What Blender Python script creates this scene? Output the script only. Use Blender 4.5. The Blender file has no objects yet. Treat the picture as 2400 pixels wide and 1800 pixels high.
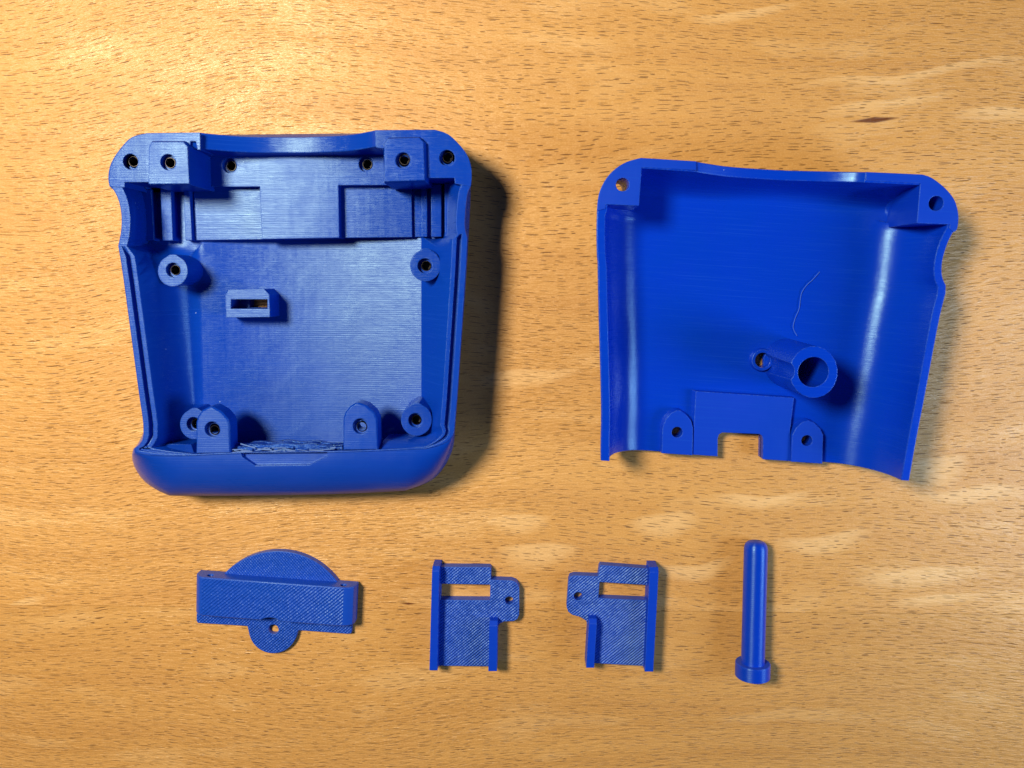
import bpy, bmesh, math, random
from mathutils import Vector, Matrix
from mathutils.geometry import tessellate_polygon, delaunay_2d_cdt

random.seed(7)
SC = bpy.context.scene
COL = SC.collection
S = 0.000125                      # one measuring unit (1/8 mm) in metres

# ------------------------------------------------------------------ camera
F = 1800.0                        # focal length in units = distance to the table along the axis
NAD = (1240.0, 660.0)             # the point straight below the lens
nc = Vector(((NAD[0] - 1200) / F, -(NAD[1] - 900) / F, -1)).normalized()
Zc = -nc
Xc = (Vector((1, 0, 0)) - nc * nc.x).normalized()
Yc = Zc.cross(Xc)
R = Matrix((Xc, Yc, Zc))
CAM = R @ Vector((0, 0, F))
cd = bpy.data.cameras.new("camera")
cam = bpy.data.objects.new("camera", cd)
COL.objects.link(cam)
cam.matrix_world = Matrix.Translation(CAM * S) @ R.to_4x4()
cd.sensor_fit = 'HORIZONTAL'
cd.sensor_width = 36
cd.lens = 36 * F / 2400
cd.clip_start = 0.005
cd.clip_end = 20
SC.camera = cam


def pw(px, py, h):
    """measured point of the photograph at a known height above the table -> place in units"""
    d = R @ Vector(((px - 1200) / F, -(py - 900) / F, -1))
    return CAM + d * ((h - CAM.z) / d.z)


# ------------------------------------------------------------------ world and lamps
W = bpy.data.worlds.new("World")
SC.world = W
W.use_nodes = True
bg = W.node_tree.nodes["Background"]
bg.inputs[0].default_value = (0.62, 0.78, 1.0, 1)
bg.inputs[1].default_value = 0.045
SC.view_settings.view_transform = 'Standard'
SC.view_settings.look = 'None'
SC.view_settings.exposure = 0
SC.view_settings.gamma = 1


def lamp(name, loc, aim, size, power, col, shape='DISK', size_y=None):
    l = bpy.data.lights.new(name, 'AREA')
    l.shape = shape
    l.size = size * S
    if size_y:
        l.size_y = size_y * S
    l.energy = power
    l.color = col
    o = bpy.data.objects.new(name, l)
    COL.objects.link(o)
    o.location = loc * S
    o.rotation_euler = ((aim - loc) * S).to_track_quat('-Z', 'Y').to_euler()
    return o


kp = pw(-700, -370, 0)
lamp("desk_lamp", Vector((kp.x, kp.y, 3300)), pw(1150, 950, 0), 900, 4.15, (1.0, 0.815, 0.54))
wp = pw(3650, 1300, 0)
lamp("window_light", Vector((wp.x, wp.y, 1250)), pw(1900, 900, 0), 800, 0.62, (0.66, 0.83, 1.0), 'RECTANGLE', 1000)


# ------------------------------------------------------------------ materials
def nt(name):
    m = bpy.data.materials.new(name)
    m.use_nodes = True
    t = m.node_tree
    t.nodes.clear()
    out = t.nodes.new("ShaderNodeOutputMaterial")
    b = t.nodes.new("ShaderNodeBsdfPrincipled")
    t.links.new(b.outputs[0], out.inputs[0])
    return m, t, b


class G:
    """short hand for node graphs"""
    def __init__(s, t):
        s.t = t

    def n(s, kind, **kw):
        x = s.t.nodes.new(kind)
        for k, v in kw.items():
            setattr(x, k, v)
        return x

    def put(s, sock, v):
        if isinstance(v, bpy.types.NodeSocket):
            s.t.links.new(v, sock)
        else:
            sock.default_value = v

    def math(s, op, a, b=0.0, c=0.0, clamp=False):
        x = s.n("ShaderNodeMath", operation=op, use_clamp=clamp)
        s.put(x.inputs[0], a)
        s.put(x.inputs[1], b)
        s.put(x.inputs[2], c)
        return x.outputs[0]

    def mapping(s, v, scale=(1, 1, 1), rot=(0, 0, 0), loc=(0, 0, 0)):
        x = s.n("ShaderNodeMapping")
        s.put(x.inputs[0], v)
        x.inputs[1].default_value = loc
        x.inputs[2].default_value = rot
        x.inputs[3].default_value = scale
        return x.outputs[0]

    def noise(s, v, scale=1.0, detail=2.0, rough=0.5, dim='3D'):
        x = s.n("ShaderNodeTexNoise", noise_dimensions=dim)
        s.put(x.inputs["Vector"], v)
        x.inputs["Scale"].default_value = scale
        x.inputs["Detail"].default_value = detail
        x.inputs["Roughness"].default_value = rough
        return x.outputs[0]

    def ramp(s, f, stops):
        x = s.n("ShaderNodeValToRGB")
        s.put(x.inputs[0], f)
        e = x.color_ramp.elements
        while len(e) < len(stops):
            e.new(0.5)
        for k, (p, c) in enumerate(stops):
            e[k].position = p
            e[k].color = c if len(c) == 4 else (*c, 1)
        return x.outputs[0]

    def mix(s, f, a, b, blend='MIX'):
        x = s.n("ShaderNodeMix", data_type='RGBA', blend_type=blend)
        s.put(x.inputs[0], f)
        s.put(x.inputs[6], a)
        s.put(x.inputs[7], b)
        return x.outputs[2]

    def sep(s, v):
        x = s.n("ShaderNodeSeparateXYZ")
        s.put(x.inputs[0], v)
        return x.outputs

    def comb(s, x, y, z=0.0):
        c = s.n("ShaderNodeCombineXYZ")
        s.put(c.inputs[0], x)
        s.put(c.inputs[1], y)
        s.put(c.inputs[2], z)
        return c.outputs[0]

    def rng(s, v, a, b, c, d):
        x = s.n("ShaderNodeMapRange")
        s.put(x.inputs[0], v)
        for k, q in enumerate((a, b, c, d)):
            s.put(x.inputs[k + 1], q)
        return x.outputs[0]

    def bump(s, h, strength, dist, normal=None):
        x = s.n("ShaderNodeBump")
        s.put(x.inputs["Height"], h)
        x.inputs["Strength"].default_value = strength
        x.inputs["Distance"].default_value = dist
        if normal is not None:
            s.put(x.inputs["Normal"], normal)
        return x.outputs[0]


BLUE = (0.0006, 0.033, 0.54, 1)


def plastic(name, ang=0.0, infill=0.0, cross=0.0, rough=0.36, axis='Y', layer=0.5, aniso=0.75, col=BLUE, inf_ang=math.radians(39), per=6.6, spec=0.5, lines=0.0, tint=(0.36, 0.74, 1.0)):
    """blue filament: fine layer lines across one axis, or a diagonal top-layer infill"""
    m, t, b = nt(name)
    g = G(t)
    co = g.n("ShaderNodeTexCoord").outputs["Object"]
    u = g.mapping(co, scale=(1 / S, 1 / S, 1 / S))          # in units
    u = g.mapping(u, rot=(0, 0, -ang))
    sx, sy, sz = g.sep(u)
    along = {'Y': sy, 'X': sx, 'Z': sz}[axis]
    other = {'Y': sx, 'X': sy, 'Z': sx}[axis]
    third = {'Y': sz, 'X': sz, 'Z': sy}[axis]
    st = g.comb(g.math('MULTIPLY', other, 0.004), g.math('MULTIPLY', along, 0.40), g.math('MULTIPLY', third, 0.004))
    streak = g.noise(st, 1.0, 4.0, 0.75)
    blot = g.noise(u, 0.012, 3.0, 0.5)
    wv = g.noise(g.comb(g.math('MULTIPLY', other, 0.045), g.math('MULTIPLY', along, 0.004), g.math('MULTIPLY', third, 0.02)), 1.0, 2.0, 0.6)
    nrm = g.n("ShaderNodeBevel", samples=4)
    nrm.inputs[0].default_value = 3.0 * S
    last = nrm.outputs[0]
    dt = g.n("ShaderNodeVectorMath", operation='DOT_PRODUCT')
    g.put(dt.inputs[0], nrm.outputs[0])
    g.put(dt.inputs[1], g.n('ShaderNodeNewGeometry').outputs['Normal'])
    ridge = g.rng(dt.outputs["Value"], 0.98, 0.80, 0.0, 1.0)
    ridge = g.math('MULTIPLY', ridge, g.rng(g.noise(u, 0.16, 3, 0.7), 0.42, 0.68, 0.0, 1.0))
    last = g.bump(blot, 0.25, 5 * S, last)
    if layer:
        last = g.bump(streak, layer, 1.2 * S, last)
        if lines:
            sn = g.math('SINE', g.math('MULTIPLY', g.math('ADD', along, g.math('MULTIPLY', blot, 1.0)), 2 * math.pi / 4.9))
            last = g.bump(sn, lines, 0.6 * S, last)
        last = g.bump(wv, 0.12, 2.0 * S, last)
    if infill:
        r1 = g.mapping(u, rot=(0, 0, -inf_ang))
        wob = g.math('MULTIPLY', g.noise(u, 0.03, 2), 2.5)
        y1 = g.math('ADD', g.sep(r1)[1], wob)
        w1 = g.math('SINE', g.math('MULTIPLY', y1, 2 * math.pi / per))
        w1 = g.math('POWER', g.math('ABSOLUTE', g.math('MULTIPLY_ADD', w1, 0.5, 0.5)), 0.7)
        r2 = g.mapping(u, rot=(0, 0, inf_ang))
        w2 = g.math('SINE', g.math('MULTIPLY', g.sep(r2)[1], 2 * math.pi / per))
        hgt = g.math('MULTIPLY_ADD', w2, cross, w1)
        hgt = g.math('MULTIPLY', hgt, g.rng(g.noise(u, 0.07, 3, 0.6), 0.3, 0.7, 0.45, 1.1))
        hgt = g.math('MULTIPLY_ADD', g.noise(u, 0.10, 3, 0.6), 0.7, hgt)
        up = g.math('GREATER_THAN', g.sep(g.n('ShaderNodeNewGeometry').outputs['True Normal'])[2], 0.985)
        wide = g.n('ShaderNodeBevel', samples=4)
        wide.inputs[0].default_value = 6.0 * S
        d2 = g.n('ShaderNodeVectorMath', operation='DOT_PRODUCT')
        g.put(d2.inputs[0], wide.outputs[0])
        g.put(d2.inputs[1], g.n('ShaderNodeNewGeometry').outputs['Normal'])
        up = g.math('MULTIPLY', up, g.rng(d2.outputs['Value'], 0.965, 0.995, 0.0, 1.0))
        last = g.bump(g.math('MULTIPLY', hgt, up), infill, 2.0 * S, last)
    # specks of dust and stray plastic
    v = g.n("ShaderNodeTexVoronoi", feature='F1')
    g.put(v.inputs["Vector"], u)
    v.inputs["Scale"].default_value = 1 / 42.0
    dsp = g.math('MULTIPLY', v.outputs["Distance"], 1.0)
    pick = g.math('LESS_THAN', g.sep(v.outputs["Color"])[0], 0.22)
    speck = g.math('MULTIPLY', g.math('LESS_THAN', dsp, 0.028), pick)
    c = g.mix(g.rng(blot, 0.35, 0.65, 0.0, 0.25), col, (col[0] * 0.8, col[1] * 1.25, col[2] * 0.92, 1))
    c = g.mix(g.math('MULTIPLY', g.rng(streak, 0.52, 0.75, 0, 0.35), 1.0 if layer else 0.0), c, (0.012, 0.085, 0.60, 1))
    c = g.mix(g.math('MULTIPLY', speck, 0.75), c, (0.30, 0.45, 0.85, 1))
    c = g.mix(g.math('MULTIPLY', ridge, 0.65), c, (0.10, 0.26, 0.78, 1))     # edge highlights painted into the colour, with whitened, scuffed print edges
    g.put(b.inputs["Base Color"], c)
    g.put(b.inputs["Roughness"], g.rng(g.math('MULTIPLY_ADD', streak, 0.6, g.math('MULTIPLY', blot, 0.4)), 0.3, 0.7, rough + 0.09, rough - 0.07))
    b.inputs["Specular IOR Level"].default_value = spec
    b.inputs["Specular Tint"].default_value = (*tint, 1)
    b.inputs["Anisotropic"].default_value = aniso
    b.inputs["Anisotropic Rotation"].default_value = 0.25
    if aniso:
        cx = g.n("ShaderNodeVectorMath", operation='CROSS_PRODUCT')   # along the printed layers
        cx.inputs[0].default_value = {'Y': (-math.sin(ang), math.cos(ang), 0), 'X': (math.cos(ang), math.sin(ang), 0), 'Z': (0, 0, 1)}[axis]
        g.put(cx.inputs[1], g.n('ShaderNodeNewGeometry').outputs['Normal'])
        g.put(b.inputs["Tangent"], cx.outputs[0])
    g.put(b.inputs["Normal"], last)
    return m


def flat(name, col, rough=0.5, metal=0.0):
    m, t, b = nt(name)
    g = G(t)
    co = g.n("ShaderNodeTexCoord").outputs["Object"]
    n = g.noise(co, 6000.0, 3)
    g.put(b.inputs["Base Color"], g.mix(n, (*col, 1), (col[0] * 0.7, col[1] * 0.7, col[2] * 0.7, 1)))
    b.inputs["Roughness"].default_value = rough
    b.inputs["Metallic"].default_value = metal
    return m


def wood(name, seed, tint=1.0, marks=(), sheen=()):
    """lacquered beech: tan ground, drifting growth bands, thousands of short dark pores"""
    m, t, b = nt(name)
    g = G(t)
    co = g.n("ShaderNodeTexCoord").outputs["Object"]
    u = g.mapping(co, scale=(1 / S, 1 / S, 1 / S))
    x, y, z = g.sep(u)
    so = (seed * 913.0, seed * 517.0, 0)
    us = g.mapping(u, loc=so)
    # the grain drifts up and down across the board
    lo = g.noise(g.mapping(us, scale=(1 / 1300, 1 / 900, 1)), 1.0, 1.0, 0.4, '2D')
    mid = g.noise(g.mapping(us, scale=(1 / 260, 1 / 150, 1)), 1.0, 1.0, 0.5, '2D')
    yy = g.math('ADD', y, g.math('MULTIPLY_ADD', lo, 260.0, g.math('MULTIPLY', mid, 12.0)))
    gv = g.comb(x, yy)
    gv = g.mapping(gv, loc=so)

    def pores(cw, ch, hl, hh, keep, off):
        p = g.mapping(gv, scale=(1 / cw, 1 / ch, 1), loc=(off, off * 1.7, 0))
        v = g.n("ShaderNodeTexVoronoi", voronoi_dimensions='2D', feature='F1')
        g.put(v.inputs["Vector"], p)
        v.inputs["Scale"].default_value = 1.0
        v.inputs["Randomness"].default_value = 0.85
        d = g.n("ShaderNodeVectorMath", operation='SUBTRACT')
        g.put(d.inputs[0], p)
        g.put(d.inputs[1], v.outputs["Position"])
        dx, dy, _ = g.sep(d.outputs[0])
        cr, cg, cb = g.sep(v.outputs["Color"])
        ln = g.math('MULTIPLY_ADD', g.math('POWER', cr, 1.3), hl, hl * 0.35)
        ex = g.math('DIVIDE', g.math('MULTIPLY', dx, cw), ln)
        th = g.math('MULTIPLY_ADD', cg, hh * 0.7, hh * 0.55)
        ey = g.math('DIVIDE', g.math('MULTIPLY', dy, ch), th)
        r = g.math('SQRT', g.math('ADD', g.math('POWER', g.math('ABSOLUTE', ex), 2.0), g.math('POWER', g.math('ABSOLUTE', ey), 2.0)))
        a = g.rng(r, 0.75, 1.15, 1.0, 0.0)
        k = g.math('LESS_THAN', cb, keep)
        dark = g.math('MULTIPLY_ADD', cg, 0.5, 0.5)
        return g.math('MULTIPLY', g.math('MULTIPLY', a, k), dark)

    dash = g.math('MAXIMUM', pores(42, 7.0, 13.0, 0.72, 0.85, 0.0), pores(40, 8.5, 10.0, 0.58, 0.50, 31.7))
    bands = g.noise(g.mapping(gv, scale=(1 / 1500, 1 / 70, 1)), 1.0, 3.0, 0.55, '2D')
    figure = g.noise(g.mapping(gv, scale=(1 / 330, 1 / 85, 1), loc=(3.3, 8.1, 0)), 1.0, 2.0, 0.5, '2D')
    fibre = g.noise(g.mapping(gv, scale=(1 / 50, 1 / 3.0, 1)), 1.0, 3.0, 0.7, '2D')
    grit = g.noise(g.mapping(us, scale=(1 / 4.5, 1 / 3.2, 1)), 1.0, 2.0, 0.7, '2D')
    c = g.ramp(bands, [(0.25, (0.485 * tint, 0.262 * tint, 0.082 * tint)), (0.50, (0.525 * tint, 0.293 * tint, 0.095 * tint)), (0.75, (0.555 * tint, 0.318 * tint, 0.108 * tint))])
    c = g.mix(g.rng(figure, 0.58, 0.72, 0.0, 0.25), c, (0.74 * tint, 0.52 * tint, 0.27 * tint, 1))
    c = g.mix(g.rng(figure, 0.44, 0.25, 0.0, 0.12), c, (0.40 * tint, 0.195 * tint, 0.065 * tint, 1))
    c = g.mix(g.rng(fibre, 0.42, 0.72, 0.0, 0.28), c, (0.36 * tint, 0.17 * tint, 0.055 * tint, 1))
    c = g.mix(g.rng(grit, 0.50, 0.75, 0.0, 0.22), c, (0.80, 0.58, 0.30, 1))
    dk = (0.085, 0.030, 0.010, 1)
    c0 = c
    for (mx, my, hl, hh) in sheen:                           # pale ripple figure, its sheen painted into the colour, crisp above, fading below
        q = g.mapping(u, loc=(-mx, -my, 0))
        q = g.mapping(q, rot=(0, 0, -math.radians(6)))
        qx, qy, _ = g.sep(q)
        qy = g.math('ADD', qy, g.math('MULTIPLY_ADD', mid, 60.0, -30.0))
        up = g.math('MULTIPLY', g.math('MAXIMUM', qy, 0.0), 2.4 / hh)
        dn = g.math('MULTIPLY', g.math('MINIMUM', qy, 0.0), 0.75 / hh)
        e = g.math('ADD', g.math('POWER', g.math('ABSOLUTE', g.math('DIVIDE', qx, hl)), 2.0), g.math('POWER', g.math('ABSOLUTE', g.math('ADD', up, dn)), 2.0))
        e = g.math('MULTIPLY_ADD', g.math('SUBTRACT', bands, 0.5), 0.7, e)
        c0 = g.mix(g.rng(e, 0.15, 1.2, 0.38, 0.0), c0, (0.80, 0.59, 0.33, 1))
    c = g.mix(g.math('MULTIPLY', dash, 0.84), c0, dk)
    for (mx, my, hl, hh, ra) in marks:                       # bark flecks in the wood itself
        q = g.mapping(u, loc=(-mx, -my, 0))
        q = g.mapping(q, rot=(0, 0, -ra))
        qx, qy, _ = g.sep(q)
        e = g.math('ADD', g.math('POWER', g.math('ABSOLUTE', g.math('DIVIDE', qx, hl)), 1.0),
                   g.math('POWER', g.math('ABSOLUTE', g.math('DIVIDE', qy, hh)), 1.2))
        e = g.math('MULTIPLY_ADD', g.math('SUBTRACT', fibre, 0.5), 0.5, e)
        c = g.mix(g.rng(e, 0.55, 1.0, 0.95, 0.0), c, (0.11, 0.035, 0.015, 1))
    g.put(b.inputs["Base Color"], c)
    g.put(b.inputs["Roughness"], g.rng(g.math('MULTIPLY_ADD', figure, 0.7, g.math('MULTIPLY', grit, 0.3)), 0.35, 0.65, 0.44, 0.29))
    b.inputs["Specular IOR Level"].default_value = 0.5
    relief = g.math('SUBTRACT', g.math('MULTIPLY', fibre, 0.9), g.math('MULTIPLY', dash, 0.6))
    nr = g.bump(relief, 0.55, 2.2 * S)
    nr = g.bump(g.noise(g.mapping(gv, scale=(1 / 40, 1 / 9, 1)), 1.0, 2.0, 0.6, '2D'), 0.45, 4.0 * S, nr)
    g.put(b.inputs["Normal"], nr)
    return m


LID_A = math.radians(-3.7)
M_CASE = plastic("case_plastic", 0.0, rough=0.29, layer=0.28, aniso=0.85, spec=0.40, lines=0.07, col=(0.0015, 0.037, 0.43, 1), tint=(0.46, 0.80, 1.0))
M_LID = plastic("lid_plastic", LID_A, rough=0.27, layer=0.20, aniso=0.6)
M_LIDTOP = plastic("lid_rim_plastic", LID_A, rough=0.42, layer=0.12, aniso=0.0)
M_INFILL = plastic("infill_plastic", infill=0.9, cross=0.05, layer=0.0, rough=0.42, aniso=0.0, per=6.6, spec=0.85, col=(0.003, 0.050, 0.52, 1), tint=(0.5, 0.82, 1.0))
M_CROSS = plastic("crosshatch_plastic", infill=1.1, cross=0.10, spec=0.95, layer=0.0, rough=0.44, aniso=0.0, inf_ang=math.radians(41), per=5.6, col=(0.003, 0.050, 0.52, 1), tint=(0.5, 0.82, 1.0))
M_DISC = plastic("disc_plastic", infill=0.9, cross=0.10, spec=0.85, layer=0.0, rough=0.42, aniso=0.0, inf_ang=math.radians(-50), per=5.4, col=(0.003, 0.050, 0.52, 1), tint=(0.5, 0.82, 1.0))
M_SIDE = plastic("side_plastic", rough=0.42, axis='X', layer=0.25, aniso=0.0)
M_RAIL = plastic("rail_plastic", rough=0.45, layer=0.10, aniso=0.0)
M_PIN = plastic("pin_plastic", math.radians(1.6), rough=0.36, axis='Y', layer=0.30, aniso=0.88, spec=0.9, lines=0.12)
M_STEEL = flat("insert_steel", (0.060, 0.060, 0.068), 0.33, 1.0)
M_DARK = flat("bore_black", (0.004, 0.004, 0.005), 0.7)
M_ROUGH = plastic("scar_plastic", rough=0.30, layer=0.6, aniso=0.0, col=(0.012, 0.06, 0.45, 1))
M_STRING = flat("torn_string_plastic", (0.09, 0.20, 0.60), 0.40)
M_STRAND = flat("strand_plastic", (0.05, 0.16, 0.70), 0.35)


# ------------------------------------------------------------------ mesh helpers
def thing(name, label, cat, base, group=None):
    o = bpy.data.objects.new(name, None)
    COL.objects.link(o)
    o.empty_display_size = 0.01
    o.location = base * S
    o['label'] = label
    o['category'] = cat
    if group:
        o['group'] = group
    o['base'] = tuple(base)
    return o


def obj(name, bm, mat, parent=None, smooth=True, ang=32):
    """link a bmesh given in units (absolute place) as one object, kept relative to its root"""
    root = parent
    while root is not None and root.parent is not None:
        root = root.parent
    off = Vector(root['base']) if root is not None and 'base' in root.keys() else Vector((0, 0, 0))
    bmesh.ops.remove_doubles(bm, verts=bm.verts, dist=0.01)
    bmesh.ops.recalc_face_normals(bm, faces=bm.faces)
    for v in bm.verts:
        v.co = (v.co - off) * S
    me = bpy.data.meshes.new(name)
    bm.to_mesh(me)
    bm.free()
    o = bpy.data.objects.new(name, me)
    COL.objects.link(o)
    o.parent = parent
    me.materials.append(mat)
    if smooth:
        me.shade_smooth()
        me.set_sharp_from_angle(angle=math.radians(ang))
    return o


def cut(o, bms):
    """exact difference with closed meshes given in units (absolute place)"""
    root = o
    while root.parent is not None:
        root = root.parent
    off = Vector(root['base']) if 'base' in root.keys() else Vector((0, 0, 0))
    for bm in bms:
        bmesh.ops.recalc_face_normals(bm, faces=bm.faces)
        for v in bm.verts:
            v.co = (v.co - off) * S
        me = bpy.data.meshes.new("cutter")
        bm.to_mesh(me)
        bm.free()
        c = bpy.data.objects.new("cutter", me)
        COL.objects.link(c)
        c.location = Vector(off) * S if o.parent else (0, 0, 0)
        md = o.modifiers.new("b", 'BOOLEAN')
        md.operation = 'DIFFERENCE'
        md.solver = 'EXACT'
        md.object = c
        bpy.context.view_layer.update()
        ev = o.evaluated_get(bpy.context.evaluated_depsgraph_get())
        new = bpy.data.meshes.new_from_object(ev)
        o.modifiers.clear()
        old = o.data
        if len(new.vertices) < 0.25 * len(old.vertices):       # a failed cut leaves the part as it was
            print("CUT FAILED", o.name)
            bpy.data.meshes.remove(new)
        else:
            o.data = new
            nm = old.name
            bpy.data.meshes.remove(old)
            new.name = nm
        bpy.data.objects.remove(c)
        bpy.data.meshes.remove(me)
    o.data.shade_smooth()
    o.data.set_sharp_from_angle(angle=math.radians(32))


def prism(top, bot, bm=None):
    """closed solid between two loops of the same number of points"""
    bm = bm or bmesh.new()
    n = len(top)
    a = [bm.verts.new(p) for p in top]
    b = [bm.verts.new(p) for p in bot]
    for i in range(n):
        j = (i + 1) % n
        bm.faces.new((a[i], a[j], b[j], b[i]))
    for loop in (a, b):
        for tri in tessellate_polygon([[v.co.xy.to_3d() for v in loop]]):
            try:
                bm.faces.new([loop[k] for k in tri])
            except ValueError:
                pass
    bmesh.ops.recalc_face_normals(bm, faces=bm.faces)
    return bm


def ppx(pts, h1, h0, grow=0.0):
    """prism from measured outline at its top height h1, straight down to h0; grow widens the foot"""
    top = [pw(x, y, h1) for x, y in pts]
    c = sum(top, Vector()) / len(top)
    bot = []
    for p in top:
        d = (p - c)
        q = p + d.normalized() * grow if d.length else p
        bot.append(Vector((q.x, q.y, h0)))
    return prism(top, bot)


def lathe(center, prof, n=40, axis=None, bm=None):
    """prof: (radius, height) from top to bottom; closed solid or tube"""
    bm = bm or bmesh.new()
    q = axis.to_track_quat('Z', 'Y').to_matrix() if axis is not None else Matrix.Identity(3)
    rings = []
    for r, h in prof:
        if r < 1e-6:
            rings.append([bm.verts.new(center + q @ Vector((0, 0, h)))])
        else:
            rings.append([bm.verts.new(center + q @ Vector((r * math.cos(2 * math.pi * k / n), r * math.sin(2 * math.pi * k / n), h))) for k in range(n)])
    for a, b in zip(rings, rings[1:]):
        for k in range(n):
            j = (k + 1) % n
            if len(a) == 1:
                bm.faces.new((a[0], b[k], b[j]))
            elif len(b) == 1:
                bm.faces.new((a[k], b[0], a[j]))
            else:
                bm.faces.new((a[k], a[j], b[j], b[k]))
    return bm


def cyl(px, py, h, r, down, up=6, n=32):
    """cutter: a round bore seen at (px,py) on a surface at height h"""
    c = pw(px, py, h)
    return lathe(c, [(0, up), (r, up), (r, -down), (0, -down)], n)


def box_rot(c, lx, ly, h0, h1, ang):
    m = Matrix.Rotation(ang, 3, 'Z')
    pts = [Vector((sx * lx / 2, sy * ly / 2, 0)) for sx, sy in ((-1, -1), (1, -1), (1, 1), (-1, 1))]
    top = [Vector((c.x, c.y, 0)) + m @ p + Vector((0, 0, h1)) for p in pts]
    bot = [Vector((p.x, p.y, h0)) for p in top]
    return prism(top, bot)


def smooth_poly(pts, sub=6):
    """Catmull-Rom through open control points"""
    P = [Vector((x, y)) for x, y in pts]
    if len(P) < 3:
        return P
    out = []
    for i in range(len(P) - 1):
        p0, p1, p2 = P[max(i - 1, 0)], P[i], P[i + 1]
        p3 = P[min(i + 2, len(P) - 1)]
        for k in range(sub):
            t = k / sub
            out.append(0.5 * ((2 * p1) + (p2 - p0) * t + (2 * p0 - 5 * p1 + 4 * p2 - p3) * t * t + (3 * p1 - p0 - 3 * p2 + p3) * t ** 3))
    out.append(P[-1])
    return out


def resample(pts, n):
    """n points along an open polyline, end point left out"""
    L = [0.0]
    for a, b in zip(pts, pts[1:]):
        L.append(L[-1] + (b - a).length)
    out, k = [], 0
    for i in range(n):
        s = L[-1] * i / n
        while k < len(pts) - 2 and L[k + 1] < s:
            k += 1
        d = L[k + 1] - L[k]
        t = (s - L[k]) / d if d > 1e-9 else 0
        out.append(pts[k].lerp(pts[k + 1], min(max(t, 0), 1)))
    return out


def ring(sections, counts):
    out = []
    for sec, n in zip(sections, counts):
        out += resample(smooth_poly(sec), n)
    return out


def spread(vals, counts):
    """one value (or a start,end pair) per section -> one value per ring point"""
    out = []
    for v, n in zip(vals, counts):
        a, b = v if isinstance(v, tuple) else (v, v)
        out += [a + (b - a) * i / n for i in range(n)]
    return out


def normals2(P, sm=2):
    """inward unit normals of a clockwise-on-image closed loop of 2-D points (units, y up)"""
    n = len(P)
    N = []
    for i in range(n):
        t = P[(i + 1) % n] - P[i - 1]
        v = Vector((t.y, -t.x))
        N.append(v.normalized() if v.length > 1e-9 else Vector((0, 0)))
    c = sum(P, Vector((0, 0))) / n
    if sum(N[i].dot(c - P[i]) for i in range(n)) < 0:
        N = [-v for v in N]
    for _ in range(sm):
        N = [(N[i - 1] + 2 * N[i] + N[(i + 1) % n]).normalized() for i in range(n)]
    return N


def loft(bm, rings, close_first=True):
    R_ = [[bm.verts.new(p) for p in r] for r in rings]
    n = len(rings[0])
    for a, b in zip(R_, R_[1:]):
        for i in range(n):
            j = (i + 1) % n
            try:
                bm.faces.new((a[i], a[j], b[j], b[i]))
            except ValueError:
                pass
    if close_first:
        for tri in tessellate_polygon([[v.co.xy.to_3d() for v in R_[0]]]):
            bm.faces.new([R_[0][k] for k in tri])
    return R_


def fill_curved(bm, loop, zf, step):
    """close a loop with a fine sheet whose height follows zf(x, y)"""
    pts = [v.co.xy.copy() for v in loop]
    n = len(pts)
    xs = [p.x for p in pts]
    ys = [p.y for p in pts]
    inner = []
    x = min(xs) + step
    while x < max(xs):
        y = min(ys) + step * 2
        while y < max(ys):
            inner.append(Vector((x, y)))
            y += step * 3
        x += step
    vs, es, fs, ov, oe, of = delaunay_2d_cdt(pts + inner, [(i, (i + 1) % n) for i in range(n)], [], 1, 1e-4)
    mp = []
    for k, p in enumerate(vs):
        src = [i for i in ov[k] if i < n]
        mp.append(loop[src[0]] if src else bm.verts.new((p.x, p.y, zf(p.x, p.y))))
    for f in fs:
        q = [mp[k] for k in f]
        if len(set(q)) == 3:
            try:
                bm.faces.new(q)
            except ValueError:
                pass


def arc(cx, cy, r, a0, a1, n, ry=None):
    ry = ry or r
    return [(cx + r * math.cos(math.radians(a0 + (a1 - a0) * k / n)), cy + ry * math.sin(math.radians(a0 + (a1 - a0) * k / n))) for k in range(n + 1)]


def insert(px, py, h, parent, ro=11.0, ri=8.7):
    """threaded steel sleeve pressed into a screw hole, seen at (px,py) on its own rim at height h"""
    c = pw(px, py, h)
    bm = lathe(c, [(0, -26), (ri, -26), (ri, -1.5), (ri + 1.2, 0), (ro - 0.8, 0), (ro, -1), (ro, -34), (0, -34)], 28)
    s = obj("threaded_insert", bm, M_STEEL, parent)
    return s


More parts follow.
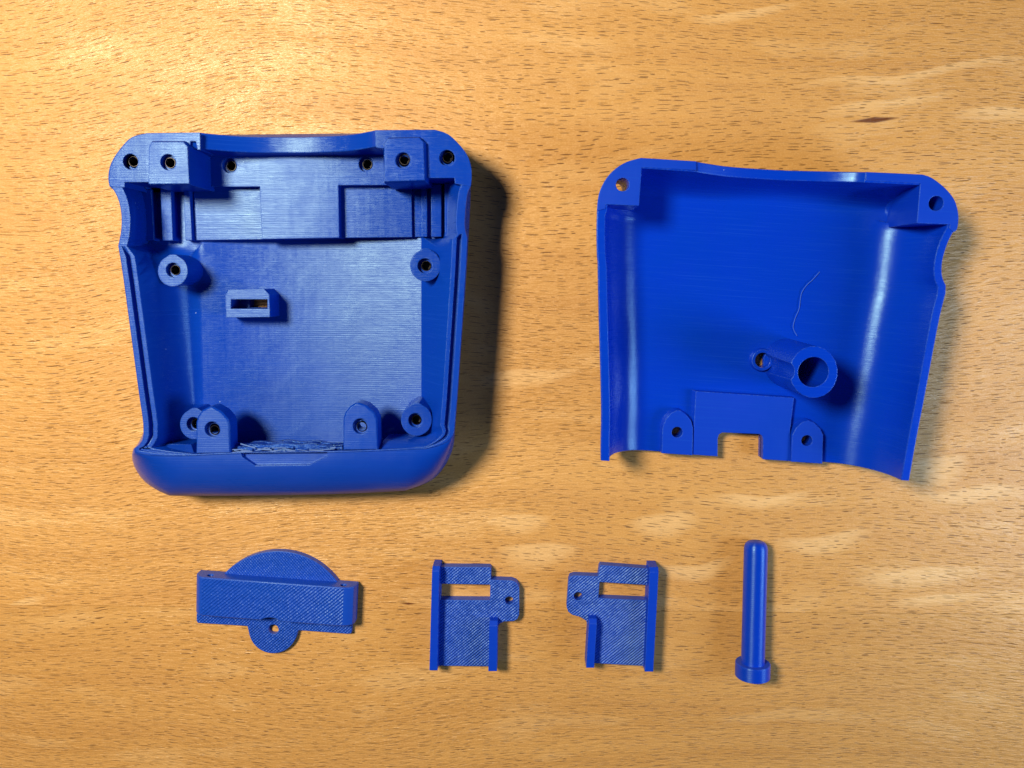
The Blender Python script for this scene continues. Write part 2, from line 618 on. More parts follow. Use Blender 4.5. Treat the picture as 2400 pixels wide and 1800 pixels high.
# ------------------------------------------------------------------ table
tb = bpy.data.objects.new("tabletop", None)
COL.objects.link(tb)
tb['kind'] = 'structure'
tb['base'] = (0.0, 0.0, 0.0)
seam = pw(1400, 1431, 0).y
k1 = pw(2050, 281, 0)
k2 = pw(957, 1415, 0)
k3 = pw(60, 1413, 0)
boards = [(seam + 0.4, seam + 1700, 1.0, 1.00, ((k1.x, k1.y, 66, 8.0, math.radians(4)), (k2.x, k2.y, 24, 3.5, 0.0))),
          (seam - 1250, seam - 0.4, 4.0, 0.93, ()),
          (seam + 1700.8, seam + 3000, 7.0, 0.97, ()),
          (seam - 2500, seam - 1250.8, 9.0, 1.0, ())]
for k, (y0, y1, sd, tint, mk) in enumerate(boards):
    p = [Vector((-3200, y0, 0)), Vector((3200, y0, 0)), Vector((3200, y1, 0)), Vector((-3200, y1, 0))]
    bm = prism(p, [Vector((q.x, q.y, -180)) for q in p])
    sh = ()
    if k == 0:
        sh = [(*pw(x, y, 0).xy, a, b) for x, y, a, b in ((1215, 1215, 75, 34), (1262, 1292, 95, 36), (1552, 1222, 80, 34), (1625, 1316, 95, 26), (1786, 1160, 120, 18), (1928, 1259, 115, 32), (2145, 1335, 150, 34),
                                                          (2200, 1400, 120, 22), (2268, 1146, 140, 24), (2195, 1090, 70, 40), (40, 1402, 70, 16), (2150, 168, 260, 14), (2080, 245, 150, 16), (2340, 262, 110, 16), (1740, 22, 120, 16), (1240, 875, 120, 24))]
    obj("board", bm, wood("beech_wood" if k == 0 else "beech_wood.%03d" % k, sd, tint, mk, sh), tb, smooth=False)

# ------------------------------------------------------------------ the deep half of the case
HR = 165.0
case = thing("deep_case", "deep blue plastic case half with screw bosses, standing posts and a small slotted box inside", "plastic case", pw(690, 740, 0))
CN = [3, 26, 4, 14, 12, 18, 12, 26, 14, 18, 14, 14]
rim_s = [
    [(344, 312), (469, 310.5)],
    [(469, 310.5), (480, 312), (573, 319.5), (680, 321), (720, 320.7), (815, 316), (868, 307), (879, 305)],
    [(879, 305), (992, 304), (1019, 304)],
    [(1019, 304), (1051, 315), (1082, 345), (1098, 370), (1105, 397), (1105, 425), (1103, 438)],
    [(1103, 438), (1096, 455), (1091, 500), (1090, 530), (1093, 548), (1096, 556)],
    [(1096, 556), (1092.5, 628), (1085, 741), (1077, 860), (1072, 933), (1066, 1000)],
    [(1066, 1000), (1064, 1016), (1055, 1030), (1042, 1039), (1020, 1047), (996, 1052)],
    [(996, 1052), (892, 1057), (766, 1061), (576, 1063), (454, 1068)],
    [(454, 1068), (390, 1069), (345, 1067), (322, 1062), (313, 1056), (320, 1046), (331, 1038), (335, 1018)],
    [(335, 1018), (334, 987), (326, 933), (316, 860), (288, 653), (276, 576)],
    [(276, 576), (279, 562), (282, 547), (284, 524), (283, 497), (276.5, 468), (265, 445), (257, 438)],
    [(257, 438), (254, 420), (256, 397), (265, 373), (288, 341), (310, 321), (344, 312)],
]
body_s = [
    [(352, 317), (469, 316)],
    [(469, 316), (680, 314), (879, 312)],
    [(879, 312), (1010, 312)],
    [(1010, 312), (1045, 322), (1075, 349), (1093, 375), (1101, 402), (1103, 425), (1103, 438)],
    [(1103, 438), (1102, 479), (1100, 520), (1098, 556)],
    [(1098, 556), (1094, 628), (1086, 741), (1077, 860), (1072, 933), (1066, 1010)],
    [(1066, 1010), (1062, 1048), (1046, 1086), (1019, 1120), (985, 1138), (951, 1148)],
    [(951, 1148), (780, 1156), (529, 1160), (407, 1159.5)],
    [(407, 1159.5), (370, 1149), (337, 1127), (317, 1098), (310, 1076), (313, 1058), (326, 1035), (338, 1010)],
    [(338, 1010), (341, 987), (333, 933), (325, 860), (306, 653), (295, 576)],
    [(295, 576), (291, 520), (285, 470), (280, 438)],
    [(280, 438), (277, 420), (279, 397), (288, 373), (304, 345), (324, 326), (352, 317)],
]
rp = ring(rim_s, CN)
bp = ring(body_s, CN)
NP = len(rp)
zr = spread([0] * 12, CN)
i0 = CN[0]
for i in range(NP):
    z = HR
    if i0 <= i < i0 + CN[1]:
        s = (rp[i].x - 674) / 203.0
        z = HR - 10 - 46 * max(0.0, 1 - s * s)
    if i in (i0, ):
        z = HR - 10
    zr[i] = z
RW = [pw(p.x, p.y, z) for p, z in zip(rp, zr)]
BW = [pw(p.x, p.y, 72) for p in bp]
r2 = [Vector((p.x, p.y)) for p in RW]
b2 = [Vector((p.x, p.y)) for p in BW]
Nin = normals2(r2, 3)
bNin = normals2(b2, 3)
wgt = spread([1, 1, 1, 0.9, (0.6, 0.6), 1.0, (1.0, 0.12), 0.10, (0.10, 0.9), 1.0, (0.6, 0.6), 0.9], CN)
grv = spread([0, 0, 0, 0, 0, 1.0, (1.0, 0.0), 0, (0, 0.6), 1.0, 0, 0], CN)


def off_ring(P2, N2, ins, hs):
    return [Vector((p.x + n.x * a, p.y + n.y * a, h)) for p, n, a, h in zip(P2, N2, ins, hs)]


rings = []
for ins, h in ((70, 0), (44, 4), (20, 20), (6, 42), (0, 72)):
    rings.append(off_ring(b2, bNin, [ins] * NP, [h] * NP))
bulge = spread([0, 0, 0, 0, 0, (0.0, 0.3), (0.3, 1.0), 1.0, (1.0, 0.0), 0, 0, 0], CN)
for t in (0.2, 0.4, 0.6, 0.8, 0.93):
    a = t * math.pi / 2
    rings.append([Vector((*b2[i].lerp(r2[i], bulge[i] * (1 - math.cos(a)) + (1 - bulge[i]) * math.sin(a)), 72 + (zr[i] - 2 - 72) * math.sin(a))) for i in range(NP)])
rings.append([Vector((*r2[i], zr[i] - 2.0)) for i in range(NP)])
for ins, dz in ((1.6, 0), (13, 0), (15, -13), (21, -13), (23, 0), (31.5, 0), (33, -2)):
    rings.append(off_ring(r2, Nin, [ins * w for w in wgt], [z + dz * (g_ if dz < -3 else 1) for z, g_ in zip(zr, grv)]))


def zcase(x, y):
    c = pw(753, 740, 30)
    return 20 + min(abs(x - c.x), 282) ** 2 / (2 * 1300.0) - 0.030 * (y - c.y)


fl_s = [
    [(430, 384), (480, 381)],
    [(480, 381), (870, 378)],
    [(870, 378), (960, 382)],
    arc(1006, 412, 32, -90, 0, 5),
    [(1038, 412), (1038, 553)],
    [(1036, 558), (990, 562), (988, 580), (988, 1005)],
    arc(958, 1010, 30, 0, 90, 5),
    [(958, 1040), (540, 1044)],
    arc(512, 1014, 32, 90, 180, 5, 30),
    [(480, 1014), (471, 590), (468, 572), (346, 567)],
    [(346, 562), (338, 440)],
    [(336, 430), (340, 405), (370, 390), (430, 384)],
]
fp = ring(fl_s, CN)
FW = []
for p in fp:
    q = pw(p.x, p.y, 35)
    for _ in range(3):
        q = pw(p.x, p.y, zcase(q.x, q.y))
    FW.append(q)
last = rings[-1]
soft = spread([0.6, 0.3, 0.3, 0.3, 0, 0, 0, 0, (0.0, 1.0), 1.0, 1.0, 1.0], CN)
for t in (0.18, 0.38, 0.60, 0.82):
    dzs = [(1 - q) * t + q * (1 - (1 - t) ** 2.3) for q in soft]
    rings.append([Vector((*last[i].xy.lerp(FW[i].xy, t), last[i].z + (FW[i].z - last[i].z) * dzs[i])) for i in range(NP)])
rings.append(FW)
bm = bmesh.new()
RR = loft(bm, rings)
fill_curved(bm, RR[-1], zcase, 22)
shell = obj("shell", bm, M_CASE, case)
# slot through the floor, recess in the outer lip
cut(shell, [cyl(306, 379, HR + 1, 16, 15), cyl(306, 379, HR + 1, 10.8, 60), cyl(1047.5, 370, HR + 1, 16, 13), cyl(1047.5, 370, HR + 1, 10.8, 60), ppx([(574, 703), (624, 703), (624, 722), (574, 722)], 60, -20),
            prism([pw(x, y, 220) * 1.0 for x, y in []] or [Vector((*pw(x, y, 150).xy, 220)) for x, y in [(570, 1058), (772, 1056), (770, 1066), (729, 1087), (602, 1089), (572, 1067)]],
                  [pw(x, y, 150) for x, y in [(570, 1058), (772, 1056), (770, 1066), (729, 1087), (602, 1089), (572, 1067)]])])


def ppc(pts, h1, h0, ch=5.0, dz=5.0):
    """prism with a chamfer round its top edge"""
    o = [pw(x, y, h1) for x, y in pts]
    N = normals2([p.xy for p in o], 0)
    top = [Vector((p.x + n.x * ch, p.y + n.y * ch, h1)) for p, n in zip(o, N)]
    mid = [Vector((p.x, p.y, h1 - dz)) for p in o]
    bot = [Vector((p.x, p.y, h0)) for p in o]
    bm = bmesh.new()
    L = [[bm.verts.new(q) for q in r] for r in (top, mid, bot)]
    n = len(o)
    for a, b in zip(L, L[1:]):
        for i in range(n):
            j = (i + 1) % n
            bm.faces.new((a[i], a[j], b[j], b[i]))
    for loop in (L[0], L[2]):
        for tri in tessellate_polygon([[v.co.xy.to_3d() for v in loop]]):
            bm.faces.new([loop[k] for k in tri])
    return bm


def on_outline(outer_top, inner, h1, h0, pull=0.35):
    """block whose outer edge follows the rim and leans inwards further down"""
    pts = outer_top + inner
    ic = sum((pw(x, y, h1) for x, y in inner), Vector()) / len(inner)
    top = [pw(x, y, h1) for x, y in pts]
    bot = []
    for k, p in enumerate(top):
        q = p.lerp(ic, pull) if k < len(outer_top) else p
        bot.append(Vector((q.x, q.y, h0)))
    return prism(top, bot)


HB = 183.0
tlc = [(p.x, p.y) for p in smooth_poly(rim_s[11], 3)]
trc = [(p.x, p.y) for p in smooth_poly(rim_s[3], 3)]
bmL = on_outline(tlc + [(469, 310.5)], [(469.5, 351), (463, 351), (459, 331), (446, 331), (446, 427), (292, 427), (292, 439)], HR + 1, 62, 0.30)
cbl = obj("corner_block", bmL, M_CASE, case)
cut(cbl, [cyl(394, 380, HB, 17, 24), cyl(394, 380, HB, 12, 70), cyl(306, 379, HR + 1, 16, 15), cyl(306, 379, HR + 1, 10.8, 60)])
insert(313, 378.5, HR - 12, cbl)
bmR = on_outline([(879, 305)] + trc, [(1066, 430), (1065, 417), (900, 417), (900, 348), (882, 346)], HR + 1, 62, 0.30)
cbr = obj("corner_block", bmR, M_CASE, case)
cut(cbr, [cyl(945, 376, HB, 17, 24), cyl(945, 376, HB, 12, 70), cyl(1047.5, 370, HR + 1, 16, 13), cyl(1047.5, 370, HR + 1, 10.8, 60)])
insert(1049.5, 368.5, HR - 11, cbr)

bl = obj("screw_boss", ppc([(354, 329), (430, 329), (443, 343), (446, 433), (346, 434), (345, 345)], HB, 60, 3.5, 7.0), M_CASE, case)
cut(bl, [cyl(394, 380, HB, 16, 14), cyl(394, 380, HB, 10.8, 60)])
insert(399, 381.5, HB - 12, bl)
br = obj("screw_boss", ppc([(909, 321), (983, 319), (996, 333), (998, 425), (899, 428), (897, 336)], HB, 60, 3.5, 7.0), M_CASE, case)
cut(br, [cyl(945, 376, HB, 16, 13), cyl(945, 376, HB, 10.8, 60)])
insert(948, 374, HB - 11, br)

HL = 78.0
led = obj("inner_ledge", ppx([(440, 337), (470, 337), (548, 336), (560, 336), (843, 333), (900, 332), (982, 420), (982, 433), (793, 434), (795, 557), (614, 560), (609, 437), (440, 438)], HL, 18), M_CASE, case)
cut(led, [cyl(538, 388, HL, 16, 12), cyl(538, 388, HL, 10.8, 55), cyl(858, 385, HL, 16, 12), cyl(858, 385, HL, 10.8, 55)])
insert(542, 389, HL - 10, led)
insert(861, 385.5, HL - 10, led)
obj("notch_sill", ppx([(557, 330), (843, 328), (843, 355), (557, 357)], HR - 58, HL - 3), M_CASE, case)
obj("recess_panel", ppx([(453, 428), (622, 428), (625, 560.5), (456, 563)], 54, 16), M_CASE, case)
obj("recess_panel", ppx([(786, 428), (964, 428), (966, 555.5), (789, 557.5)], 54, 16), M_CASE, case)
obj("channel_floor", ppx([(300, 432), (460, 430), (463, 562.5), (318, 564.5)], 43, 14), M_CASE, case)
obj("channel_floor", ppx([(955, 428), (1062, 428), (1060, 554), (957, 555.7)], 43, 14), M_CASE, case)
for q, h in (([(324, 446), (354, 444), (361, 564), (339, 564)], 72), ([(376, 444), (400, 442), (405, 563.6), (381, 563.8)], 74), ([(430, 442), (444, 442), (450, 562.8), (435, 563)], 68),
             ([(987, 436), (1001, 436), (1001, 555), (988, 555)], 60), ([(1010, 432), (1034, 432), (1034, 554.5), (1011, 554.7)], 72), ([(1042, 430), (1068, 430), (1064, 554), (1043, 554.4)], 84)):
    obj("guide_rib", ppx(q, h, 15, 0.8), M_CASE, case)


def post(px, py, r, h, hx, hy, hole_px, lean=0.0):
    pts = arc(px, py, r, -50, 230, 26, r * 1.04)
    pts.append((px - 6, py - r * 1.10))
    pts.insert(0, (px + 6, py - r * 1.10))
    top = [pw(x, y, h) for x, y in pts]
    bot = [Vector((p.x * 1.0, p.y + lean, 18)) for p in top]
    c = sum(top, Vector()) / len(top)
    bot = [Vector((c.x + (q.x - c.x) * 1.05, q.y, 18)) for q in bot]
    o = obj("standing_post", prism(top, bot), M_CASE, case)
    cut(o, [cyl(hx, hy, h, 16, 13), cyl(hx, hy, h, 10.8, 70)])
    insert(hole_px[0], hole_px[1], h - 11, o)
    return o


post(405, 635, 35, 120, 406, 633, (411, 633))
post(997, 622, 36, 120, 996, 623, (999, 623))
post(976, 984, 36, 120, 974, 985, (976, 984.5), 5)
post(456, 994, 34, 112, 454, 994, (460, 994))

# slotted box on the floor
SL = [(538, 701.5), (624, 701.5), (624, 724), (538, 724)]
sbx = obj("slot_box", ppx([(537, 679), (619, 677.5), (631, 690), (633, 743), (530, 744.5), (528, 692)], 88, 16, 0.5), M_CASE, case)
cut(sbx, [prism([pw(x, y, 97) for x, y in SL], [Vector((*pw(x, y, 88).xy, -10)) for x, y in SL])])

# tabs along the lower lip
def tab(pts, h, th, hx, hy, ix, iy, through=False):
    o = obj("screw_tab", ppc(pts, h, h - th, 3.5, 4.0), M_CASE, case)
    cut(o, [cyl(hx, hy, h, 17, 12), cyl(hx, hy, h, 10.8, th + 20)])
    if through:
        bm = lathe(pw(ix, iy, h - 10), [(9.4, -1.2), (10.4, 0), (10.8, 0), (11, -1), (11, -26), (9.4, -26), (9.4, -1.2)], 28)
        obj("threaded_insert", bm, M_STEEL, o)
    else:
        insert(ix, iy, h - 10, o, 11, 8.2)
    return o


tab([(459, 1064), (459, 990), (463, 976), (473, 962), (488, 954), (495, 953), (503, 956), (520, 966), (534, 982), (538, 995), (540, 1063)], 168, 44, 498, 1006, 503, 1008)
tab([(804, 1056), (804, 982), (808, 968), (820, 952), (834, 944), (840, 944), (858, 950), (876, 966), (884, 982), (886, 1055)], 168, 44, 845, 999, 848, 1000, True)

# lip pieces inside the lower end, and the ragged support scar between the tabs
for fr, bk in (([(333, 1060), (352, 1066), (395, 1068), (456, 1066.5)], [(336, 1041), (352, 1040), (395, 1040.5), (448, 1042)]),
               ([(893, 1055.5), (960, 1052.5), (1004, 1046), (1036, 1030)], [(898, 1033), (955, 1032), (994, 1027), (1022, 1010)])):
    top = [pw(x, y, 159) for x, y in fr] + [pw(x, y, 128) for x, y in reversed(bk)]
    obj("inner_lip", prism(top, [Vector((p.x, p.y, 48)) for p in top]), M_CASE, case)
bm = bmesh.new()
nx, ny = 70, 7
gr = []
for j in range(ny + 1):
    row = []
    lvl, run = 0.0, 0
    for i in range(nx + 1):
        if run <= 0:
            lvl, run = random.choice((-4, -2, 0, 0, 2, 4)), random.randint(3, 10)
        run -= 1
        x = 543 + (802 - 543) * i / nx
        y0 = 1043 + 2 * math.sin(i * 0.33) - (5 * math.sin(math.pi * i / nx))
        y1 = 1063.5 - 6.5 * i / nx + 1.0 * random.uniform(-1, 1)
        h = 148 + lvl + random.uniform(-1.2, 1.2) if 0 < j < ny else (122 if j == 0 else 160)
        y = y0 + (y1 - y0) * j / ny + (random.uniform(-0.7, 0.7) if 0 < j < ny else 0)
        row.append(bm.verts.new(pw(x, y, h)))
    gr.append(row)
for j in range(ny):
    for i in range(nx):
        bm.faces.new((gr[j][i], gr[j][i + 1], gr[j + 1][i + 1], gr[j + 1][i]))
ex = bmesh.ops.extrude_face_region(bm, geom=bm.faces[:])
for v in [e for e in ex['geom'] if isinstance(e, bmesh.types.BMVert)]:
    v.co.z -= 30
obj("support_scar", bm, M_ROUGH, case, ang=20)
bm = bmesh.new()
for k in range(22):                                          # torn strings left by the broken-off support
    x = random.uniform(545, 800)
    y = 1063 - 6.5 * (x - 543) / 259 - abs(random.gauss(0, 7))
    c = pw(x, y, random.uniform(156, 163))
    box = box_rot(c, random.uniform(8, 34), random.uniform(1.2, 2.6), c.z - 2, c.z, random.gauss(0, 0.14))
    me = bpy.data.meshes.new("tmp")
    box.to_mesh(me)
    box.free()
    bm.from_mesh(me)
    bpy.data.meshes.remove(me)
wh = obj("support_string", bm, M_STRING, case, smooth=False)
wh['kind'] = 'stuff'


# ------------------------------------------------------------------ the lid
HD = 158.0
lid = thing("shallow_case", "shallow smooth blue case half with one leaning hollow post and a square notched lower edge", "plastic case", pw(1800, 740, 0))
LN = [6, 24, 6, 16, 16, 30, 4, 30, 4, 34, 14, 18]
lid_s = [
    [(1502, 370), (1632, 378)],
    [(1632, 378.5), (1690, 388), (1742, 393), (1830, 398.5), (1880, 400), (1960, 402), (2030, 403)],
    [(2030, 403), (2162, 409)],
    [(2162, 409), (2184, 417), (2214, 440), (2236, 467), (2245, 495), (2246, 517), (2243, 537), (2235, 544)],
    [(2235, 544), (2223, 567), (2211.5, 603), (2208, 630), (2210, 651), (2218, 669)],
    [(2218, 669), (2217, 689), (2202, 750), (2170, 919.5), (2146, 1044), (2135, 1107), (2112, 1235)],
    [(2112, 1235), (2100, 1255), (2075, 1262)],
    [(2075, 1262), (1450, 1222)],
    [(1450, 1222), (1425, 1215), (1412, 1200)],
    [(1412, 1200), (1408, 1073), (1409, 946), (1403, 720), (1401, 614)],
    [(1401, 614), (1399, 594), (1398, 544), (1399, 495)],
    [(1399, 495), (1401, 470), (1406, 447), (1421, 418), (1443, 395), (1470, 379), (1502, 370)],
]
lp = ring(lid_s, LN)
NL = len(lp)
zl = []
for i in range(NL):
    z = HD
    if LN[0] <= i < LN[0] + LN[1]:
        s = (lp[i].x - 1831) / 199.0
        z = HD - 4 - 46 * max(0.0, 1 - s * s)
    zl.append(z)
LW = [pw(p.x, p.y, z) for p, z in zip(lp, zl)]
l2 = [Vector((p.x, p.y)) for p in LW]
LNin = normals2(l2, 3)
l2b = [p.copy() for p in l2]
for k in (4, 10):
    a0, a1 = sum(LN[:k]), sum(LN[:k + 1])
    for i in range(a0, a1):
        l2b[i] = l2[a0].lerp(l2[a1 % NL], (i - a0) / (a1 - a0))
LNb = normals2(l2b, 3)


def mixed(f):
    return [a.lerp(b, f) for a, b in zip(l2, l2b)], [a.lerp(b, f).normalized() for a, b in zip(LNin, LNb)]

lw = spread([21, 21, 21, 21, (17, 17), 18, 18, 18, 18, 19, 18, 21], LN)
RADI = spread([40, 40, 40, (40, 100), 104, 104, (104, 60), 60, (60, 100), 100, 100, (100, 40)], LN)
RADO = spread([(90, 40), 40, 40, (40, 100), 104, 104, (104, 60), 60, (60, 100), 100, (100, 150), (150, 90)], LN)
rings = []
for t in (1.0, 0.9, 0.78, 0.66, 0.54, 0.42, 0.3, 0.2, 0.1, 0.0):
    a = t * math.pi / 2
    m2, mn = mixed(min(1, t * 2))
    rings.append(off_ring(m2, mn, [r * (1 - math.cos(a)) for r in RADO], [(z - 2) - (z - 2) * math.sin(a) for z in zl]))
rings.append(off_ring(l2, LNin, [1.5] * NL, zl))
rings.append(off_ring(l2, LNin, [w - 1.2 for w in lw], zl))
for t in (0.0, 0.1, 0.2, 0.3, 0.4, 0.5, 0.6, 0.7, 0.8, 0.88, 0.95, 1.0):
    a = t * math.pi / 2
    m2, mn = mixed(min(1, t * 2.2))
    rings.append(off_ring(m2, mn, [w + r * (1 - math.cos(a)) for r, w in zip(RADI, lw)], [(z - 1.2) - (z - 1.2 - 22) * math.sin(a) for z in zl]))
bm = bmesh.new()
RR = loft(bm, rings)
fill_curved(bm, RR[-1], lambda x, y: 22.0, 40)
lsh = obj("shell", bm, M_LID, lid)
# the open lower edge: everything beyond one straight cut is gone
e0, e1 = pw(1482, 1053, 20), pw(2005, 1087, 20)
ed = (e1 - e0).xy.normalized()
en = Vector((ed.y, -ed.x))
if en.y > 0:
    en = -en
ec = (e0.xy + e1.xy) / 2
big = [ec - ed * 900, ec + ed * 900, ec + ed * 900 + en * 500, ec - ed * 900 + en * 500]
bigb = prism([Vector((*p, 400)) for p in big], [Vector((*p, -200)) for p in big])
NOT = [(1681, 1120), (1682, 1028), (1685, 1018), (1693, 1013.5), (1779, 1017), (1786, 1021), (1788.5, 1030), (1787, 1120)]


def notch_cut():
    top = [pw(x, y, 36) for x, y in NOT]
    return prism([Vector((*p.xy, 140)) for p in top], [Vector((*p.xy, -40)) for p in top])


cut(lsh, [bigb, notch_cut(),
          cyl(1459, 432.5, HD, 13.5, 200), cyl(2194, 476.6, HD, 15, 200),
          cyl(1587, 1013, 42, 12.5, 120), cyl(1891, 1032.5, 42, 12.5, 120), cyl(1787.5, 844, 37, 17.5, 120)])

tlc = [(p.x, p.y) for p in smooth_poly(lid_s[11], 3)]
trc = [(p.x, p.y) for p in smooth_poly(lid_s[3], 3)]
c1 = obj("corner_block", on_outline(tlc + [(1632, 378)], [(1632, 399), (1504, 392.5), (1497.5, 482), (1419.5, 479), (1419, 489)], HD + 1, 60, 0.12), M_LIDTOP, lid)
cut(c1, [cyl(1459, 432.5, HD + 1, 13.5, 200)])
c2 = obj("corner_block", on_outline([(2030, 403), (2162, 409)] + trc[1:], [(2225, 534), (2227, 526), (2149, 523), (2157, 430), (2030, 423)], HD + 1, 14, 0.28), M_LIDTOP, lid)
cut(c2, [cyl(2194, 476.6, HD + 1, 15, 90)])

PADH = 36.0
pt = [pw(x, y, PADH) for x, y in [(1631, 917), (1861, 932.5), (1852, 1005), (1852, 1110), (1622, 1095)]]
pb = [Vector((q.x - (10 if k in (0, 4) else 0), q.y + (3 if k < 2 else 0), 12)) for k, q in enumerate(pt)]
pad = obj("raised_pad", prism(pt, pb), M_LIDTOP, lid)
eb = [ec - ed * 900, ec + ed * 900, ec + ed * 900 + en * 500, ec - ed * 900 + en * 500]


def edge_cut():
    return prism([Vector((*p, 400)) for p in eb], [Vector((*p, -200)) for p in eb])


cut(pad, [edge_cut(), notch_cut()])
t1 = obj("screw_tab", ppx([(1550, 1110), (1553, 1003), (1560, 983), (1572, 969), (1586, 962), (1594, 962.5), (1606, 970), (1620, 987), (1624, 1003), (1622, 1110)], 42, 12, 5.0), M_LIDTOP, lid)
cut(t1, [edge_cut(), cyl(1587, 1013, 42, 12.5, 120)])
t2 = obj("screw_tab", ppx([(1853, 1120), (1857, 1020), (1866, 1003), (1880, 990), (1895, 985.5), (1908, 991), (1923, 1006), (1929, 1020), (1926, 1120)], 42, 12, 5.0), M_LIDTOP, lid)
cut(t2, [edge_cut(), cyl(1891, 1032.5, 42, 12.5, 120)])

# hollow post with a flute down one side
PH = 186.0
fo = arc(1907, 872, 56.5, -80, 262, 19, 61)
ptop = [pw(x, y, PH) for x, y in fo]
pc = sum(ptop, Vector()) / len(ptop)
pbot = [Vector((pc.x + (p.x - pc.x) * 1.04 - 4, pc.y + (p.y - pc.y) * 1.02 + 3, 15)) for p in ptop]
hp = obj("hollow_post", prism(ptop, pbot), M_LID, lid, ang=12)
fl = pw(1836, 871, PH)
cut(hp, [cyl(1906, 872, PH, 31.5, 150, n=40), lathe(Vector((fl.x, fl.y, 0)), [(0, 260), (23, 260), (23, 24), (0, 24)], 28)])
rc = pw(1787.5, 844, 37)
obj("hole_collar", lathe(rc, [(17, 0), (24, 0), (26, -6), (27, -25), (17, -25), (17, 0)], 36), M_LID, lid)

# a loose thread of filament on the lid floor
bm = bmesh.new()
thr = smooth_poly([(1921, 637), (1905, 655), (1890, 669), (1878, 689), (1873, 723), (1864, 745), (1859, 768), (1868, 787)], 6)
q = [pw(p.x, p.y, 24.2 + 1.4 * math.sin(k * 0.5) ** 2) for k, p in enumerate(thr)]
prev = None
for k, p in enumerate(q):
    tdir = (q[min(k + 1, len(q) - 1)] - q[max(k - 1, 0)]).normalized()
    sd = tdir.cross(Vector((0, 0, 1))).normalized()
    up = sd.cross(tdir)
    cur = [bm.verts.new(p + (sd * math.cos(a) + up * math.sin(a)) * 0.75) for a in (0, math.pi / 3, 2 * math.pi / 3, math.pi, 4 * math.pi / 3, 5 * math.pi / 3)]
    if prev:
        for a in range(6):
            bm.faces.new((prev[a], prev[(a + 1) % 6], cur[(a + 1) % 6], cur[a]))
    else:
        bm.faces.new(cur)
    prev = cur
bm.faces.new(prev)
st = obj("plastic_thread", bm, M_STRAND, None)
st['label'] = "thin curved thread of blue plastic lying inside the shallow case half"
st['category'] = "thread"

# ------------------------------------------------------------------ bracket with half disc
A3 = math.radians(-3.9)
bar = thing("disc_bracket", "blue bar with ribbed flat top, half disc behind it and round screw tab in front", "bracket", pw(640, 1420, 0))
HBAR = 50.0
o0 = pw(473, 1353, HBAR)
X3 = Vector((math.cos(A3), math.sin(A3), 0))
Y3 = Vector((-math.sin(A3), math.cos(A3), 0))
Ww = (pw(797.6, 1375, HBAR) - o0).length
Dd = (pw(471, 1443, HBAR) - o0).length
sec = [(-22, 6), (-22, 24), (-19, 34), (-12, 43), (-5, 48), (0, 50), (Ww, 50), (Ww + 8, 49.6), (Ww + 20, 47), (Ww + 30, 40), (Ww + 34, 30), (Ww + 34, 6)]
bm = bmesh.new()


def bp3(u, v, h):
    b0 = Vector((o0.x, o0.y, 0))
    return b0 + X3 * u + Y3 * v + Vector((0, 0, h))


loops = []
for v, ins in ((0.0, 1.6), (-1.6, 0), (-(Dd - 1.6), 0), (-Dd, 1.6)):
    loops.append([bm.verts.new(bp3(u + (ins if u < Ww / 2 else -ins), v, h - (ins if h > 8 else 0))) for u, h in sec])
for a, b in zip(loops, loops[1:]):
    n = len(a)
    for i in range(n):
        j = (i + 1) % n
        bm.faces.new((a[i], a[j], b[j], b[i]))
bm.faces.new(loops[0])
bm.faces.new(loops[-1])
bb = obj("bar", bm, M_INFILL, bar, ang=40)
tabc = pw(640, 1474, 14)
ax3 = Y3.copy()


def hole_y(u, h):
    return lathe(bp3(u, 0, h), [(0, 4), (8, 4), (8, -40), (0, -40)], 24, axis=Y3)


cut(bb, [lathe(Vector((*pw(634, 1489, HBAR).xy, 0)), [(0, 90), (45, 90), (45, 14.5), (0, 14.5)], 48), hole_y(14, 34), hole_y(Ww + 4, 34)])
# base flange with round tab and the half disc
fpts = [(461, 1438), (800, 1460), (824, 1466), (823, 1484)] + [(815, 1485.5), (700, 1477)] + arc(640, 1474, 57, 6, 172, 26) + [(580, 1467), (464, 1460), (461, 1455)]
fl_ = obj("base_flange", ppx(fpts, 14, 0, 0.0), M_CROSS, bar)
cut(fl_, [cyl(641, 1475, 14, 12.5, 40)])
dpts = arc(650, 1466, 174, 214, 333, 40)
dk = obj("half_disc", ppx(dpts, 18, 0, 0.0), M_DISC, bar)

# ------------------------------------------------------------------ two angle brackets, mirror twins
BG = "pair of mirrored slotted brackets"


def slotted(name, label, plate, slot, hole, rails, base, m_plate):
    t = thing(name, label, "bracket", base, BG)
    p = obj("plate", ppx(plate, 24, 0, 0.0), m_plate, t)
    sl = [pw(x, y, 24) for x, y in slot]
    cut(p, [prism([Vector((*q.xy, 60)) for q in sl], [Vector((*q.xy, -20)) for q in sl]), cyl(hole[0], hole[1], 24, 10.5, 40)])
    for pts, h, ch in rails:
        # a rail: long box with both ends chamfered
        top = [pw(x, y, h) for x, y in pts]
        d = (top[3] - top[0]).normalized()
        bot = [Vector((*(top[0] - d * ch).xy, 0.5)), Vector((*(top[1] - d * ch).xy, 0.5)), Vector((*(top[2] + d * 2).xy, 0.5)), Vector((*(top[3] + d * 2).xy, 0.5))]
        mid = [Vector((*(top[0] - d * ch).xy, h - ch)), Vector((*(top[1] - d * ch).xy, h - ch)), Vector((*(top[2] + d * 2).xy, h - 5)), Vector((*(top[3] + d * 2).xy, h - 5))]
        bm = bmesh.new()
        V = [[bm.verts.new(q) for q in r] for r in (top, mid, bot)]
        for a, b in zip(V, V[1:]):
            for i in range(4):
                j = (i + 1) % 4
                bm.faces.new((a[i], a[j], b[j], b[i]))
        bm.faces.new(V[0])
        bm.faces.new(V[-1])
        obj("side_rail", bm, M_RAIL, t)
    return t


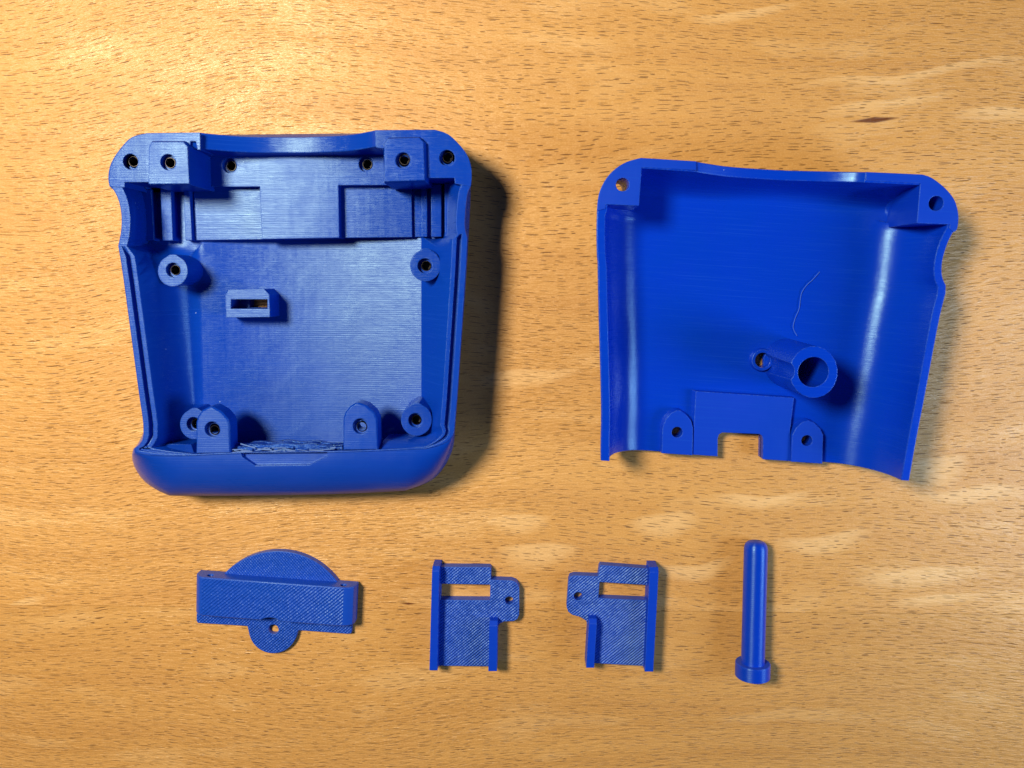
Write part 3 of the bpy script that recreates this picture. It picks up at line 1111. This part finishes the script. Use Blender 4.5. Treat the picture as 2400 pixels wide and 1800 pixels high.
slotted("slotted_bracket", "small blue slotted bracket with its round-cornered ear and screw hole on the right",
        [(1014, 1334), (1018, 1328.5), (1148, 1329.5), (1150.5, 1333), (1150.5, 1359), (1199, 1360.6), (1210, 1365), (1217, 1378), (1216.5, 1441), (1212, 1451), (1204, 1455.5), (1181, 1456.5), (1172, 1461), (1166, 1467), (1163, 1562), (1010, 1560)],
        [(1033, 1368), (1147, 1370), (1149, 1372), (1148.5, 1407), (1032, 1406)], (1193.4, 1407.6),
        [([(1012.6, 1338.5), (1029.7, 1338.5), (1025, 1571), (1006.5, 1571)], 52, 9), ([(1146.5, 1467), (1166, 1467), (1164.5, 1573), (1144.5, 1573)], 52, 9)],
        pw(1100, 1450, 0), M_CROSS)
slotted("slotted_bracket", "small blue slotted bracket with its round-cornered ear and screw hole on the left",
        [(1405, 1330), (1408, 1324.5), (1520, 1333), (1541, 1335), (1543, 1340), (1530, 1562), (1396, 1554.5), (1376, 1553), (1378, 1467), (1374, 1455), (1360, 1446), (1341.6, 1441), (1332, 1434), (1328, 1423), (1332.5, 1361.5), (1336, 1352), (1346, 1348.7), (1402, 1351)],
        [(1405, 1364), (1515, 1371), (1518, 1374), (1516, 1407), (1402, 1402)], (1355, 1397.6),
        [([(1522.5, 1341), (1543.5, 1341), (1531, 1574), (1511.5, 1574)], 52, 9), ([(1380, 1462), (1398.6, 1462), (1392.5, 1565), (1374, 1565)], 52, 9)],
        pw(1435, 1450, 0), M_CROSS)

# ------------------------------------------------------------------ pin
pin = thing("headed_pin", "blue round pin with rounded tip and flat head, lying on its side", "pin", pw(1768, 1420, 0))
r_s, r_h = 27.2, 40.5
tip = pw(1772, 1268, 28.5)
he = pw(1763.5, 1586, r_h)
axd = (he - tip).normalized()
Lp = (he - tip).length
bm = lathe(tip, [(0, 0), (14, 0.6), (20, 3), (24.5, 8), (r_s - 0.4, 16), (r_s, 24), (r_s, Lp - 30), (0, Lp - 30)][::1], 48, axis=axd)
obj("shaft", bm, M_PIN, pin)
hc = tip + axd * (Lp - 36)
bm = lathe(hc, [(0, 0), (r_h - 1.6, 0), (r_h, 1.6), (r_h, 33.5), (r_h - 1.6, 35), (0, 35)], 48, axis=axd)
obj("head", bm, M_PIN, pin)

for o in list(bpy.data.objects):
    if 'base' in o.keys():
        del o['base']
